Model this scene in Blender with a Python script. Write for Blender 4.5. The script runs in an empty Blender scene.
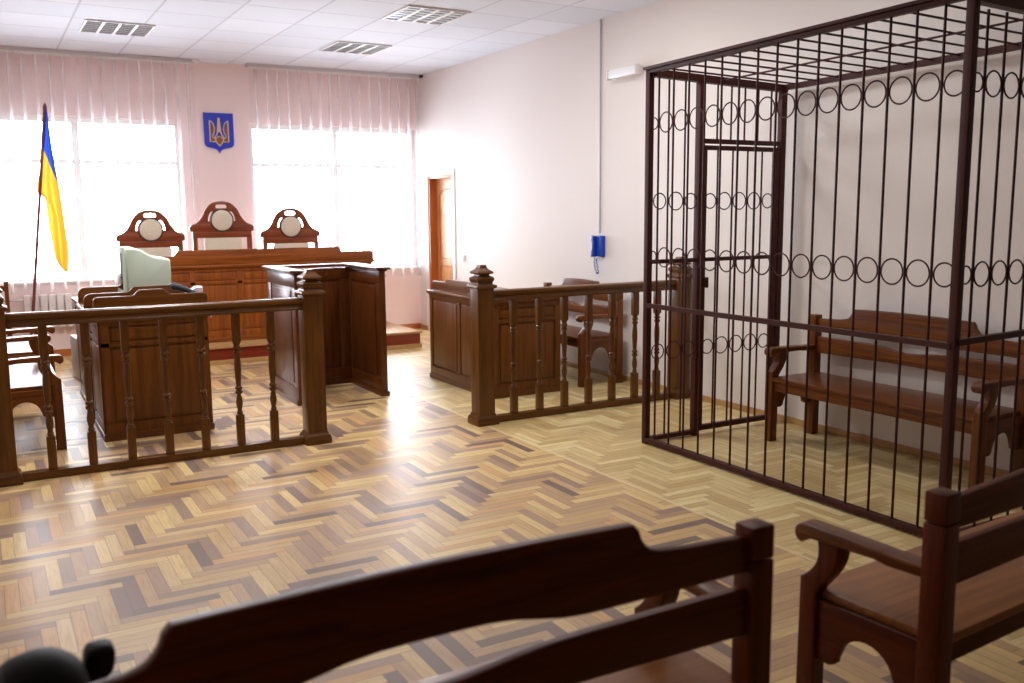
import bpy, bmesh, math, random
from mathutils import Vector, Matrix
random.seed(7)
C = bpy.context.scene.collection
SC = bpy.context.scene
PI = math.pi

# ------------------------------------------------------------------ node helpers
class X:
    """tiny expression builder on shader math nodes"""
    def __init__(s, nt, sock): s.nt = nt; s.s = sock
    def _b(s, op, o, swap=False):
        n = s.nt.nodes.new('ShaderNodeMath'); n.operation = op
        a, b = (o, s) if swap else (s, o)
        for i, v in enumerate((a, b)):
            if isinstance(v, X): s.nt.links.new(v.s, n.inputs[i])
            elif v is not None: n.inputs[i].default_value = v
        return X(s.nt, n.outputs[0])
    def __add__(s, o): return s._b('ADD', o)
    def __sub__(s, o): return s._b('SUBTRACT', o)
    def __rsub__(s, o): return s._b('SUBTRACT', o, True)
    def __mul__(s, o): return s._b('MULTIPLY', o)
    def __truediv__(s, o): return s._b('DIVIDE', o)
    def lt(s, o): return s._b('LESS_THAN', o)
    def gt(s, o): return s._b('GREATER_THAN', o)
    def mn(s, o): return s._b('MINIMUM', o)
    def mx(s, o): return s._b('MAXIMUM', o)
    def mod(s, o): return s._b('FLOORED_MODULO', o)
    def floor(s): return s._b('FLOOR', None)
    def abs(s): return s._b('ABSOLUTE', None)
    def sel(s, a, b):            # s ? a : b
        return s * a + (1 - s) * b

def mat(name):
    m = bpy.data.materials.new(name); m.use_nodes = True
    nt = m.node_tree
    return m, nt, nt.nodes['Principled BSDF']

def lin(c):
    return tuple(((v / 255) / 12.92 if v / 255 <= .04045 else ((v / 255 + .055) / 1.055) ** 2.4) for v in c) + (1,)

def mix_rgb(nt, f, a, b, mode='MIX'):
    n = nt.nodes.new('ShaderNodeMix'); n.data_type = 'RGBA'; n.blend_type = mode
    for k, v in ((0, f), (6, a), (7, b)):
        if isinstance(v, X): nt.links.new(v.s, n.inputs[k])
        elif hasattr(v, 'node'): nt.links.new(v, n.inputs[k])
        else: n.inputs[k].default_value = v
    return n.outputs[2]

def simple(name, col, rough=.5, metal=0., coat=0., spec=.5, noise=.0, nscale=6):
    m, nt, p = mat(name)
    p.inputs['Roughness'].default_value = rough
    p.inputs['Metallic'].default_value = metal
    p.inputs['Coat Weight'].default_value = coat
    p.inputs['Specular IOR Level'].default_value = spec
    c = lin(col)
    tc = nt.nodes.new('ShaderNodeTexCoord'); nz = nt.nodes.new('ShaderNodeTexNoise')
    nz.inputs['Scale'].default_value = nscale; nz.inputs['Detail'].default_value = 5
    nt.links.new(tc.outputs['Object'], nz.inputs['Vector'])
    r = nt.nodes.new('ShaderNodeValToRGB')
    k = max(noise, .02)
    r.color_ramp.elements[0].position = .3; r.color_ramp.elements[1].position = .7
    r.color_ramp.elements[0].color = tuple(v * (1 - k) for v in c[:3]) + (1,)
    r.color_ramp.elements[1].color = tuple(min(1, v * (1 + k)) for v in c[:3]) + (1,)
    nt.links.new(nz.outputs['Fac'], r.inputs['Fac'])
    nt.links.new(r.outputs['Color'], p.inputs['Base Color'])
    return m

def wood(name, dark, light, rough=.32, axis='z', coat=.08, scale=1., spec=.38):
    m, nt, p = mat(name)
    tc = nt.nodes.new('ShaderNodeTexCoord'); mp = nt.nodes.new('ShaderNodeMapping')
    s = {'x': (1.2, 22, 22), 'y': (22, 1.2, 22), 'z': (22, 22, 1.2)}[axis]
    mp.inputs['Scale'].default_value = tuple(v * scale for v in s)
    nt.links.new(tc.outputs['Object'], mp.inputs['Vector'])
    nz = nt.nodes.new('ShaderNodeTexNoise'); nz.inputs['Scale'].default_value = 1.6
    nz.inputs['Detail'].default_value = 7; nz.inputs['Roughness'].default_value = .62; nz.inputs['Distortion'].default_value = .6
    nt.links.new(mp.outputs[0], nz.inputs['Vector'])
    r = nt.nodes.new('ShaderNodeValToRGB')
    e = r.color_ramp.elements
    e[0].position = .3; e[0].color = lin(dark); e[1].position = .72; e[1].color = lin(light)
    nt.links.new(nz.outputs['Fac'], r.inputs['Fac'])
    big = nt.nodes.new('ShaderNodeTexNoise'); big.inputs['Scale'].default_value = 2.2
    nt.links.new(tc.outputs['Object'], big.inputs['Vector'])
    f = X(nt, big.outputs['Fac']) * .5 + .0
    nt.links.new(mix_rgb(nt, f, r.outputs['Color'], lin(dark)), p.inputs['Base Color'])
    p.inputs['Roughness'].default_value = rough
    p.inputs['Coat Weight'].default_value = coat; p.inputs['Coat Roughness'].default_value = .18; p.inputs['Specular IOR Level'].default_value = spec
    b = nt.nodes.new('ShaderNodeBump'); b.inputs['Strength'].default_value = .06; b.inputs['Distance'].default_value = .004
    nt.links.new(nz.outputs['Fac'], b.inputs['Height']); nt.links.new(b.outputs[0], p.inputs['Normal'])
    return m

def wood3(name, dark, light, **k):
    return {a: wood(f'{name}_{a}', dark, light, axis=a, **k) for a in 'xyz'}

# ------------------------------------------------------------------ materials
DESK = wood3('polished_brown_wood', (112, 54, 14), (178, 98, 34), rough=.34)
RED = wood3('reddish_brown_wood', (112, 52, 27), (160, 84, 46), rough=.26)
WIT = wood3('dark_witness_wood', (64, 30, 10), (110, 58, 22), rough=.28)
DESKD = wood3('dark_desk_wood', (78, 42, 8), (132, 76, 22), rough=.34)
SEATL = wood3('pale_seat_wood', (126, 74, 32), (178, 116, 60), rough=.36)  # lighter bench wood, on the two foreground seats only
BENCHD = wood3('shadowed_bench_wood', (66, 22, 6), (120, 50, 14), rough=.38, spec=.22, coat=.03)  # copy of the bench wood with the foreground shade put into its colour
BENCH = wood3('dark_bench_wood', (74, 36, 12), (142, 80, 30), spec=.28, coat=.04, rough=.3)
RAIL = wood3('balustrade_wood', (74, 42, 10), (128, 80, 24), rough=.36)
DOORW = wood3('door_wood', (206, 140, 84), (228, 172, 118), rough=.42)
JAMB = wood3('door_jamb_wood', (176, 98, 40), (200, 122, 60), rough=.42)
BASEW = wood3('baseboard_wood', (170, 128, 78), (202, 162, 108), rough=.4)
METAL = simple('brown_painted_steel', (66, 28, 22), rough=.5, spec=.22, noise=.12, nscale=20)
BLACKM = simple('dark_metal', (24, 22, 24), rough=.45)
CREAM = simple('cream_upholstery', (226, 214, 192), rough=.8, noise=.05, nscale=60)
MONITOR = simple('aged_cream_plastic', (204, 218, 200), rough=.45)
GREYP = simple('grey_plastic', (170, 164, 156), rough=.5)
WHITEP = simple('white_plastic', (238, 238, 236), rough=.4)
WHITEM = simple('white_enamel', (240, 236, 234), rough=.35)
DARKP = simple('dark_grey_plastic', (52, 54, 60), rough=.4)
PALEP = simple('pale_lilac_plastic', (214, 200, 204), rough=.4)
BLUEP = simple('blue_plastic', (22, 66, 178), rough=.35)
BLUEE = simple('emblem_blue', (40, 62, 196), rough=.45)
GOLD = simple('emblem_gold', (214, 186, 150), rough=.4, metal=.1)
GOLDD = simple('emblem_dark_gold', (150, 96, 60), rough=.45)
POLE = simple('flagpole_red_brown', (112, 48, 44), rough=.4)
BLACKF = simple('black_leather', (11, 11, 12), rough=.6, spec=.3, noise=.2, nscale=40)
STEEL = simple('brushed_steel', (190, 190, 194), rough=.28, metal=.9)
CABLE = simple('white_cable', (196, 196, 206), rough=.5)
PAPER = simple('white_paper', (242, 240, 236), rough=.7)

def wall_mat(name, col):
    m, nt, p = mat(name)
    g = nt.nodes.new('ShaderNodeNewGeometry')
    nz = nt.nodes.new('ShaderNodeTexNoise'); nz.inputs['Scale'].default_value = .9; nz.inputs['Detail'].default_value = 4
    nt.links.new(g.outputs['Position'], nz.inputs['Vector'])
    c = lin(col)
    f = X(nt, nz.outputs['Fac']) * .8
    nt.links.new(mix_rgb(nt, f, c, tuple(v * .94 for v in c[:3]) + (1,)), p.inputs['Base Color'])
    p.inputs['Roughness'].default_value = .62; p.inputs['Specular IOR Level'].default_value = .3
    n2 = nt.nodes.new('ShaderNodeTexNoise'); n2.inputs['Scale'].default_value = 180
    nt.links.new(g.outputs['Position'], n2.inputs['Vector'])
    b = nt.nodes.new('ShaderNodeBump'); b.inputs['Strength'].default_value = .05; b.inputs['Distance'].default_value = .002
    nt.links.new(n2.outputs['Fac'], b.inputs['Height']); nt.links.new(b.outputs[0], p.inputs['Normal'])
    return m
PINK = wall_mat('pale_pink_wall_paint', (234, 225, 220))

def ceiling_mat():
    m, nt, p = mat('white_ceiling_tiles')
    g = nt.nodes.new('ShaderNodeNewGeometry'); sp = nt.nodes.new('ShaderNodeSeparateXYZ')
    nt.links.new(g.outputs['Position'], sp.inputs[0])
    x = (X(nt, sp.outputs[0]) - 3.26).mod(.6); y = (X(nt, sp.outputs[1]) - 7.4).mod(.6)
    d = x.mn(.6 - x).mn(y.mn(.6 - y))
    line = d.lt(.009)
    wn = nt.nodes.new('ShaderNodeTexWhiteNoise'); wn.noise_dimensions = '2D'
    cb = nt.nodes.new('ShaderNodeCombineXYZ')
    nt.links.new(((X(nt, sp.outputs[0]) - 3.26) / .6).floor().s, cb.inputs[0])
    nt.links.new(((X(nt, sp.outputs[1]) - 7.4) / .6).floor().s, cb.inputs[1])
    nt.links.new(cb.outputs[0], wn.inputs['Vector'])
    tile = mix_rgb(nt, X(nt, wn.outputs['Value']) * .9, lin((228, 231, 240)), lin((216, 220, 230)))
    nt.links.new(mix_rgb(nt, line, tile, lin((198, 196, 204))), p.inputs['Base Color'])
    p.inputs['Roughness'].default_value = .8
    n2 = nt.nodes.new('ShaderNodeTexNoise'); n2.inputs['Scale'].default_value = 90
    nt.links.new(g.outputs['Position'], n2.inputs['Vector'])
    b = nt.nodes.new('ShaderNodeBump'); b.inputs['Strength'].default_value = .1; b.inputs['Distance'].default_value = .003
    nt.links.new(n2.outputs['Fac'], b.inputs['Height']); nt.links.new(b.outputs[0], p.inputs['Normal'])
    return m

def parquet_mat():
    m, nt, p = mat('herringbone_parquet')
    g = nt.nodes.new('ShaderNodeNewGeometry'); sp = nt.nodes.new('ShaderNodeSeparateXYZ')
    nt.links.new(g.outputs['Position'], sp.inputs[0])
    px, py = X(nt, sp.outputs[0]), X(nt, sp.outputs[1])
    w, n = .0545, 6
    u, v = px / w + 400.37, py / w + 400.11
    i, j = u.floor(), v.floor()
    fu, fv = u - i, v - j
    t = (i - j).mod(2 * n)
    hz = t.lt(n - .5)
    i0 = hz.sel(i - t, i)
    j0 = hz.sel(j, j - (2 * n - 1) + t)
    # distance to the block's edge, in cells
    au = hz.sel(u - i0, v - j0)          # along
    ac = hz.sel(fv, fu)                  # across
    edge = (au.mn(n - au)).mn(ac.mn(1 - ac))
    cb = nt.nodes.new('ShaderNodeCombineXYZ')
    nt.links.new(i0.s, cb.inputs[0]); nt.links.new(j0.s, cb.inputs[1]); nt.links.new(hz.s, cb.inputs[2])
    wn = nt.nodes.new('ShaderNodeTexWhiteNoise'); wn.noise_dimensions = '3D'
    nt.links.new(cb.outputs[0], wn.inputs['Vector'])
    rnd = X(nt, wn.outputs['Value'])
    spc = nt.nodes.new('ShaderNodeSeparateColor'); nt.links.new(wn.outputs['Color'], spc.inputs[0])
    rnd2 = X(nt, spc.outputs[1]); rnd3 = X(nt, spc.outputs[2])
    def ramp(stops):
        r = nt.nodes.new('ShaderNodeValToRGB'); r.color_ramp.interpolation = 'CONSTANT'
        e = r.color_ramp.elements
        while len(e) < len(stops): e.new(.5)
        for k, (pos, c) in enumerate(stops): e[k].position = pos; e[k].color = lin(c)
        nt.links.new(rnd.s, r.inputs['Fac']); return r.outputs['Color']
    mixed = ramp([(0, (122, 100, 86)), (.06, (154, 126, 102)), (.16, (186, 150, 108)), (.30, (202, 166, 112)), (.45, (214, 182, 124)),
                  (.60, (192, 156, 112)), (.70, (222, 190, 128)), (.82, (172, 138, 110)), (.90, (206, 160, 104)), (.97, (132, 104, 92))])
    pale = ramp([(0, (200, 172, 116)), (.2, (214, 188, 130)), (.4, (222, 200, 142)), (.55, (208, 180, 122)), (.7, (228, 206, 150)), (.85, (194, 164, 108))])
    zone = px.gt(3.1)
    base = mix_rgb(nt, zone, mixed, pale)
    # grain along each block
    cg = nt.nodes.new('ShaderNodeCombineXYZ')
    nt.links.new((au * .25 + rnd * 40).s, cg.inputs[0]); nt.links.new((ac * 3.2 + rnd2 * 60).s, cg.inputs[1])
    nz = nt.nodes.new('ShaderNodeTexNoise'); nz.inputs['Scale'].default_value = 1.4; nz.inputs['Detail'].default_value = 6; nz.inputs['Distortion'].default_value = .5
    nt.links.new(cg.outputs[0], nz.inputs['Vector'])
    gr = X(nt, nz.outputs['Fac'])
    base = mix_rgb(nt, (gr - .42).mx(0) * 1.1, base, lin((132, 92, 62)))
    seam = edge.lt(.03)
    border = ((px - 3.1).abs()).lt(.012)
    base = mix_rgb(nt, seam * .5, base, lin((84, 54, 36)))
    base = mix_rgb(nt, border * .7, base, lin((226, 200, 150)))
    nt.links.new(base, p.inputs['Base Color'])
    nt.links.new((rnd3 * .06 + .39).s, p.inputs['Roughness'])
    p.inputs['Specular IOR Level'].default_value = .46
    p.inputs['Coat Weight'].default_value = .06; p.inputs['Coat Roughness'].default_value = .24
    n2 = nt.nodes.new('ShaderNodeTexNoise'); n2.inputs['Scale'].default_value = 3.5; n2.inputs['Detail'].default_value = 3
    nt.links.new(g.outputs['Position'], n2.inputs['Vector'])
    h = X(nt, n2.outputs['Fac']) * 1.2 + rnd2 * au * .05 - seam * .15 + gr * .08
    b = nt.nodes.new('ShaderNodeBump'); b.inputs['Strength'].default_value = .35; b.inputs['Distance'].default_value = .004
    nt.links.new(h.s, b.inputs['Height']); nt.links.new(b.outputs[0], p.inputs['Normal'])
    return m

def curtain_mat():
    m, nt, p = mat('sheer_white_curtain'); nt.nodes.remove(p)
    out = nt.nodes['Material Output']
    tr = nt.nodes.new('ShaderNodeBsdfTransparent'); tr.inputs[0].default_value = (.98, .98, 1, 1)
    tl = nt.nodes.new('ShaderNodeBsdfTranslucent'); tl.inputs[0].default_value = (.94, .93, .95, 1)
    df = nt.nodes.new('ShaderNodeBsdfDiffuse'); df.inputs[0].default_value = (.93, .91, .92, 1)
    a = nt.nodes.new('ShaderNodeMixShader'); a.inputs[0].default_value = .5
    nt.links.new(tl.outputs[0], a.inputs[1]); nt.links.new(df.outputs[0], a.inputs[2])
    g = nt.nodes.new('ShaderNodeNewGeometry'); sp = nt.nodes.new('ShaderNodeSeparateXYZ')
    nt.links.new(g.outputs['Position'], sp.inputs[0])
    xx = X(nt, sp.outputs[0]).mod(.127)
    f = xx.lt(.032) * .36 + .05          # slats overlap in narrow strips
    b = nt.nodes.new('ShaderNodeMixShader'); nt.links.new(f.s, b.inputs[0])
    nt.links.new(tr.outputs[0], b.inputs[1]); nt.links.new(a.outputs[0], b.inputs[2])
    nt.links.new(b.outputs[0], out.inputs[0])
    return m

def glass_mat():
    m, nt, p = mat('window_glass'); nt.nodes.remove(p)
    out = nt.nodes['Material Output']
    tr = nt.nodes.new('ShaderNodeBsdfTransparent'); gl = nt.nodes.new('ShaderNodeBsdfGlossy')
    gl.inputs['Roughness'].default_value = .02
    fr = nt.nodes.new('ShaderNodeFresnel'); fr.inputs[0].default_value = 1.45
    b = nt.nodes.new('ShaderNodeMixShader')
    nt.links.new(fr.outputs[0], b.inputs[0]); nt.links.new(tr.outputs[0], b.inputs[1]); nt.links.new(gl.outputs[0], b.inputs[2])
    nt.links.new(b.outputs[0], out.inputs[0]); return m

def flag_mat(name, c1, c2):
    m, nt, p = mat(name); nt.nodes.remove(p)
    out = nt.nodes['Material Output']
    tl = nt.nodes.new('ShaderNodeBsdfTranslucent'); df = nt.nodes.new('ShaderNodeBsdfDiffuse')
    g = nt.nodes.new('ShaderNodeTexCoord'); sp = nt.nodes.new('ShaderNodeSeparateXYZ'); nt.links.new(g.outputs['Object'], sp.inputs[0])
    blue = (X(nt, sp.outputs[2]) + (X(nt, sp.outputs[0]) - .272) * 3.19).gt(2.174)
    c = mix_rgb(nt, blue, lin(c2), lin(c1))
    nt.links.new(c, tl.inputs[0]); nt.links.new(c, df.inputs[0])
    b = nt.nodes.new('ShaderNodeMixShader'); b.inputs[0].default_value = .35
    nt.links.new(df.outputs[0], b.inputs[1]); nt.links.new(tl.outputs[0], b.inputs[2])
    nt.links.new(b.outputs[0], out.inputs[0]); return m

CEIL = ceiling_mat(); PARQ = parquet_mat(); CURT = curtain_mat(); GLASS = glass_mat()
FLAGM = flag_mat('blue_and_yellow_cloth', (52, 84, 190), (230, 180, 62))

# ------------------------------------------------------------------ mesh helpers
def bm_new(): return bmesh.new()

def box(bm, x0, x1, y0, y1, z0, z1, bev=.004, mi=0):
    r = bmesh.ops.create_cube(bm, size=1)
    vs = r['verts']
    for v in vs:
        v.co = Vector(((x0 + x1) / 2 + v.co.x * (x1 - x0), (y0 + y1) / 2 + v.co.y * (y1 - y0), (z0 + z1) / 2 + v.co.z * (z1 - z0)))
    fs = list({f for v in vs for f in v.link_faces})
    for f in fs: f.material_index = mi
    b = min(bev, .45 * min(abs(x1 - x0), abs(y1 - y0), abs(z1 - z0)))
    if b > .0004:
        es = list({e for v in vs for e in v.link_edges})
        bmesh.ops.bevel(bm, geom=es, offset=b, segments=2, affect='EDGES', profile=.6)
    return bm

def lathe(bm, prof, cx=0, cy=0, seg=20, square=False, rot=0.):
    """prof: list of (r, z). square=True gives a 4-sided turning."""
    n = 4 if square else seg
    rings = []
    for r, z in prof:
        ring = []
        for k in range(n):
            a = 2 * PI * (k + (.5 if square else 0)) / n + rot
            q = r * (math.sqrt(2) if square else 1)
            ring.append(bm.verts.new((cx + q * math.cos(a), cy + q * math.sin(a), z)))
        rings.append(ring)
    for a, b in zip(rings, rings[1:]):
        for k in range(n):
            bm.faces.new((a[k], a[(k + 1) % n], b[(k + 1) % n], b[k]))
    bm.faces.new(rings[0][::-1]); bm.faces.new(rings[-1])
    return bm

def tube(bm, pts, r, seg=8, closed=False, square=False):
    pts = [Vector(p) for p in pts]
    n = len(pts); rings = []
    prev = None
    for k, p in enumerate(pts):
        if closed: d = (pts[(k + 1) % n] - pts[k - 1]).normalized()
        else: d = (pts[min(k + 1, n - 1)] - pts[max(k - 1, 0)]).normalized()
        if prev is None:
            a = d.orthogonal().normalized()
            if square:
                ref = Vector((0, 0, 1)) if abs(d.z) < .9 else Vector((1, 0, 0))
                a = (ref - d * ref.dot(d)).normalized()
        else: a = (prev - d * prev.dot(d)).normalized()
        prev = a; b = d.cross(a)
        m = 4 if square else seg
        rr = r[k] if isinstance(r, (list, tuple)) else r
        ring = []
        for q in range(m):
            t = 2 * PI * (q + (.5 if square else 0)) / m
            f = rr * (math.sqrt(2) if square else 1)
            ring.append(bm.verts.new(p + a * math.cos(t) * f + b * math.sin(t) * f))
        rings.append(ring)
    m = len(rings[0])
    pairs = list(zip(rings, rings[1:])) + ([(rings[-1], rings[0])] if closed else [])
    for a, b in pairs:
        for q in range(m): bm.faces.new((a[q], a[(q + 1) % m], b[(q + 1) % m], b[q]))
    if not closed:
        bm.faces.new(rings[0][::-1]); bm.faces.new(rings[-1])
    return bm

def plate(bm, outlines, plane, pos, thick, bev=.004, mi=0):
    """flat board cut to an outline (first) with holes (rest); plane 'xz' | 'yz' | 'xy', centred on pos."""
    cu = bpy.data.curves.new('tmp', 'CURVE'); cu.dimensions = '2D'; cu.fill_mode = 'BOTH'
    cu.extrude = max(thick / 2 - bev, 0); cu.bevel_depth = bev; cu.bevel_resolution = 2; cu.offset = -bev
    for o in outlines:
        s = cu.splines.new('POLY'); s.points.add(len(o) - 1); s.use_cyclic_u = True
        for k, (a, b) in enumerate(o): s.points[k].co = (a, b, 0, 1)
    ob = bpy.data.objects.new('tmp', cu); C.objects.link(ob)
    dg = bpy.context.evaluated_depsgraph_get(); dg.update()
    me = bpy.data.meshes.new_from_object(ob.evaluated_get(dg))
    if plane == 'xz': M = Matrix(((1, 0, 0, 0), (0, 0, -1, pos), (0, 1, 0, 0), (0, 0, 0, 1)))
    elif plane == 'yz': M = Matrix(((0, 0, 1, pos), (1, 0, 0, 0), (0, 1, 0, 0), (0, 0, 0, 1)))
    else: M = Matrix(((1, 0, 0, 0), (0, 1, 0, 0), (0, 0, 1, pos), (0, 0, 0, 1)))
    me.transform(M)
    for p in me.polygons: p.material_index = mi
    bm.from_mesh(me)
    bpy.data.objects.remove(ob); bpy.data.curves.remove(cu); bpy.data.meshes.remove(me)
    return bm

def obj(name, bm, m, parent=None, loc=None, smooth=True):
    bmesh.ops.remove_doubles(bm, verts=bm.verts, dist=1e-6)
    bmesh.ops.recalc_face_normals(bm, faces=bm.faces)
    if smooth:
        for f in bm.faces: f.smooth = True
        for e in bm.edges:
            if len(e.link_faces) != 2 or e.calc_face_angle(0) > math.radians(38): e.smooth = False
    me = bpy.data.meshes.new(name); bm.to_mesh(me); bm.free()
    for q in (m if isinstance(m, (list, tuple)) else [m]): me.materials.append(q)
    o = bpy.data.objects.new(name, me); C.objects.link(o)
    if parent is not None: o.parent = parent
    if loc: o.location = loc
    return o

def thing(name, label, cat, loc=(0, 0, 0), rotz=0., group=None):
    o = bpy.data.objects.new(name, None); C.objects.link(o)
    o.empty_display_size = .1
    o.location = loc; o.rotation_euler = (0, 0, rotz); o['label'] = label; o['category'] = cat
    if group: o['group'] = group
    return o

def tag(o, label, cat, group=None):
    o['label'] = label; o['category'] = cat
    if group: o['group'] = group
    return o

def struct(name, bm, m, parent=None, smooth=False):
    o = obj(name, bm, m, parent, smooth=smooth)
    if parent is None: o['kind'] = 'structure'
    return o

def copyobj(o, parent, loc=None):
    c = o.copy(); C.objects.link(c); c.parent = parent
    if loc is not None: c.location = loc
    return c

def dup(root, loc, rotz, label, group=None):
    r = root.copy(); C.objects.link(r); r.location = loc; r.rotation_euler = (0, 0, rotz); r['label'] = label
    if group: r['group'] = group
    for ch in list(root.children):
        c = ch.copy(); C.objects.link(c); c.parent = r
        for g in ch.children:
            d = g.copy(); C.objects.link(d); d.parent = c
    return r

def arc(cx, cy, r, a0, a1, n=12):
    return [(cx + r * math.cos(a0 + (a1 - a0) * k / n), cy + r * math.sin(a0 + (a1 - a0) * k / n)) for k in range(n + 1)]

def smooth_poly(pts, sub=6):
    """Catmull-Rom through open points"""
    out = []
    P = [pts[0]] + list(pts) + [pts[-1]]
    for k in range(1, len(P) - 2):
        p0, p1, p2, p3 = [Vector(q) for q in P[k - 1:k + 3]]
        for s in range(sub):
            t = s / sub
            out.append(tuple(.5 * ((2 * p1) + (p2 - p0) * t + (2 * p0 - 5 * p1 + 4 * p2 - p3) * t * t + (3 * p1 - p0 - 3 * p2 + p3) * t ** 3)))
    out.append(tuple(pts[-1]))
    return out

# ------------------------------------------------------------------ room
XR, YF, ZC = 5.03, 11.22, 3.25
XL, YN = -1.3, -2.6
WT = .30
W1 = (-.10, 2.10); W2 = (2.87, 5.02); WZ = (.80, 2.59)

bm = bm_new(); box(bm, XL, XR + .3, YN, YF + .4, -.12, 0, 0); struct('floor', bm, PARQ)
bm = bm_new(); box(bm, XL, XR + .3, YN, YF + .4, ZC, ZC + .12, 0); struct('ceiling', bm, CEIL)
bm = bm_new()
for x0, x1 in ((XL - .2, W1[0]), (W1[1], W2[0]), (W2[1], XR + .3)): box(bm, x0, x1, YF, YF + WT, 0, ZC, 0)
for x0, x1 in (W1, W2):
    box(bm, x0, x1, YF, YF + WT, 0, WZ[0], 0); box(bm, x0, x1, YF, YF + WT, WZ[1], ZC, 0)
struct('wall_far', bm, wall_mat('pink_far_wall_paint', (250, 230, 228)))
DY = (10.22, 10.92); DZ = 1.985
bm = bm_new()
box(bm, XR, XR + .24, YN, DY[0], 0, ZC, 0); box(bm, XR, XR + .24, DY[1], YF, 0, ZC, 0); box(bm, XR, XR + .24, DY[0], DY[1], DZ, ZC, 0)
struct('wall_right', bm, PINK)
bm = bm_new(); box(bm, XL - .2, XL, YN, YF, 0, ZC, 0); struct('wall_left', bm, PINK)
bm = bm_new(); box(bm, XL - .2, XR + .24, YN - .2, YN, 0, ZC, 0); struct('wall_near', bm, wood('near_wall_dark', (44, 28, 20), (64, 42, 30), axis='z'))  # unseen wall, made dark so little light bounces onto the bench backs
bm = bm_new(); box(bm, XR - .018, XR, YN, DY[0] - .06, 0, .045, .005); box(bm, XR - .018, XR, DY[1] + .06, YF, 0, .06, .005)
struct('baseboard_right', bm, BASEW['y'])
bm = bm_new(); box(bm, XL, XR - .018, YF - .018, YF, 0, .075, .005); struct('baseboard_far', bm, JAMB['x'])

for k, (x0, x1) in enumerate((W1, W2)):
    w = bpy.data.objects.new(f'window_{k+1}', None); C.objects.link(w); w['kind'] = 'structure'
    w.location = ((x0 + x1) / 2, YF + .12, WZ[0])
    L, H = (x1 - x0) / 2, WZ[1] - WZ[0]
    bm = bm_new()
    for a, b, c, d in ((-L, L, 0, .06), (-L, L, H - .06, H), (-L, -L + .06, .06, H - .06), (L - .06, L, .06, H - .06),
                       (-.035, .035, .06, H - .06)):
        box(bm, a, b, -.03, .03, c, d, .006)
    box(bm, -L + .06, -.035, -.025, .025, H - .50, H - .45, .005); box(bm, .035, L - .06, -.025, .025, H - .50, H - .45, .005)
    obj('window_frame', bm, WHITEP, w)
    bm = bm_new(); box(bm, -L + .05, L - .05, -.004, .004, .05, H - .05, 0); obj('window_pane', bm, GLASS, w)
    bm = bm_new(); box(bm, -L - .0, L + .0, -.16, -.032, -.0, .03, .008); obj('window_sill', bm, WHITEP, w)

# door in the right wall, close to the far corner
d = bpy.data.objects.new('door_1', None); C.objects.link(d); d['kind'] = 'structure'; d.location = (XR, (DY[0] + DY[1]) / 2, 0)
hw = (DY[1] - DY[0]) / 2
bm = bm_new()
box(bm, .0, .14, hw - .035, hw, 0, DZ, .003); box(bm, .0, .14, -hw, -hw + .035, 0, DZ, .003); box(bm, .0, .14, -hw + .035, hw - .035, DZ - .035, DZ, .003)
obj('door_frame', bm, JAMB['z'], d)
bm = bm_new()
box(bm, .10, .14, -hw + .035, hw - .035, .14, DZ - .035, .003)
dl = obj('door_leaf', bm, DOORW['z'], d)
bm = bm_new()
def tri_frame(bm, y0, y1, z0, z1, arch):
    pts = [(y0, z0), (y1, z0)] + ([(y1, z1 - .1)] + [((y0 + y1) / 2 + (y1 - y0) / 2 * math.cos(a), z1 - .1 + .1 * math.sin(a)) for a in [PI * t / 10 for t in range(1, 10)]] + [(y0, z1 - .1)] if arch else [(y1, z1), (y0, z1)])
    tube(bm, [(.098, a, b) for a, b in pts], .009, 6, closed=True)
tri_frame(bm, -hw + .13, hw - .13, .95, 1.82, True); tri_frame(bm, -hw + .13, hw - .13, .28, .85, False)
obj('door_moulding', bm, JAMB['z'], dl)
bm = bm_new(); box(bm, .092, .099, -.1, .1, 1.52, 1.62, .002); obj('door_plate', bm, simple('pale_green_plate', (226, 232, 214), .4), dl)
bm = bm_new(); box(bm, -.012, 0, hw, hw + .09, 0, DZ + .07, .003); box(bm, -.012, 0, -hw - .07, -hw, 0, DZ + .07, .003); box(bm, -.012, 0, -hw, hw, DZ, DZ + .07, .003)
obj('door_trim', bm, WHITEP, d)

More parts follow.
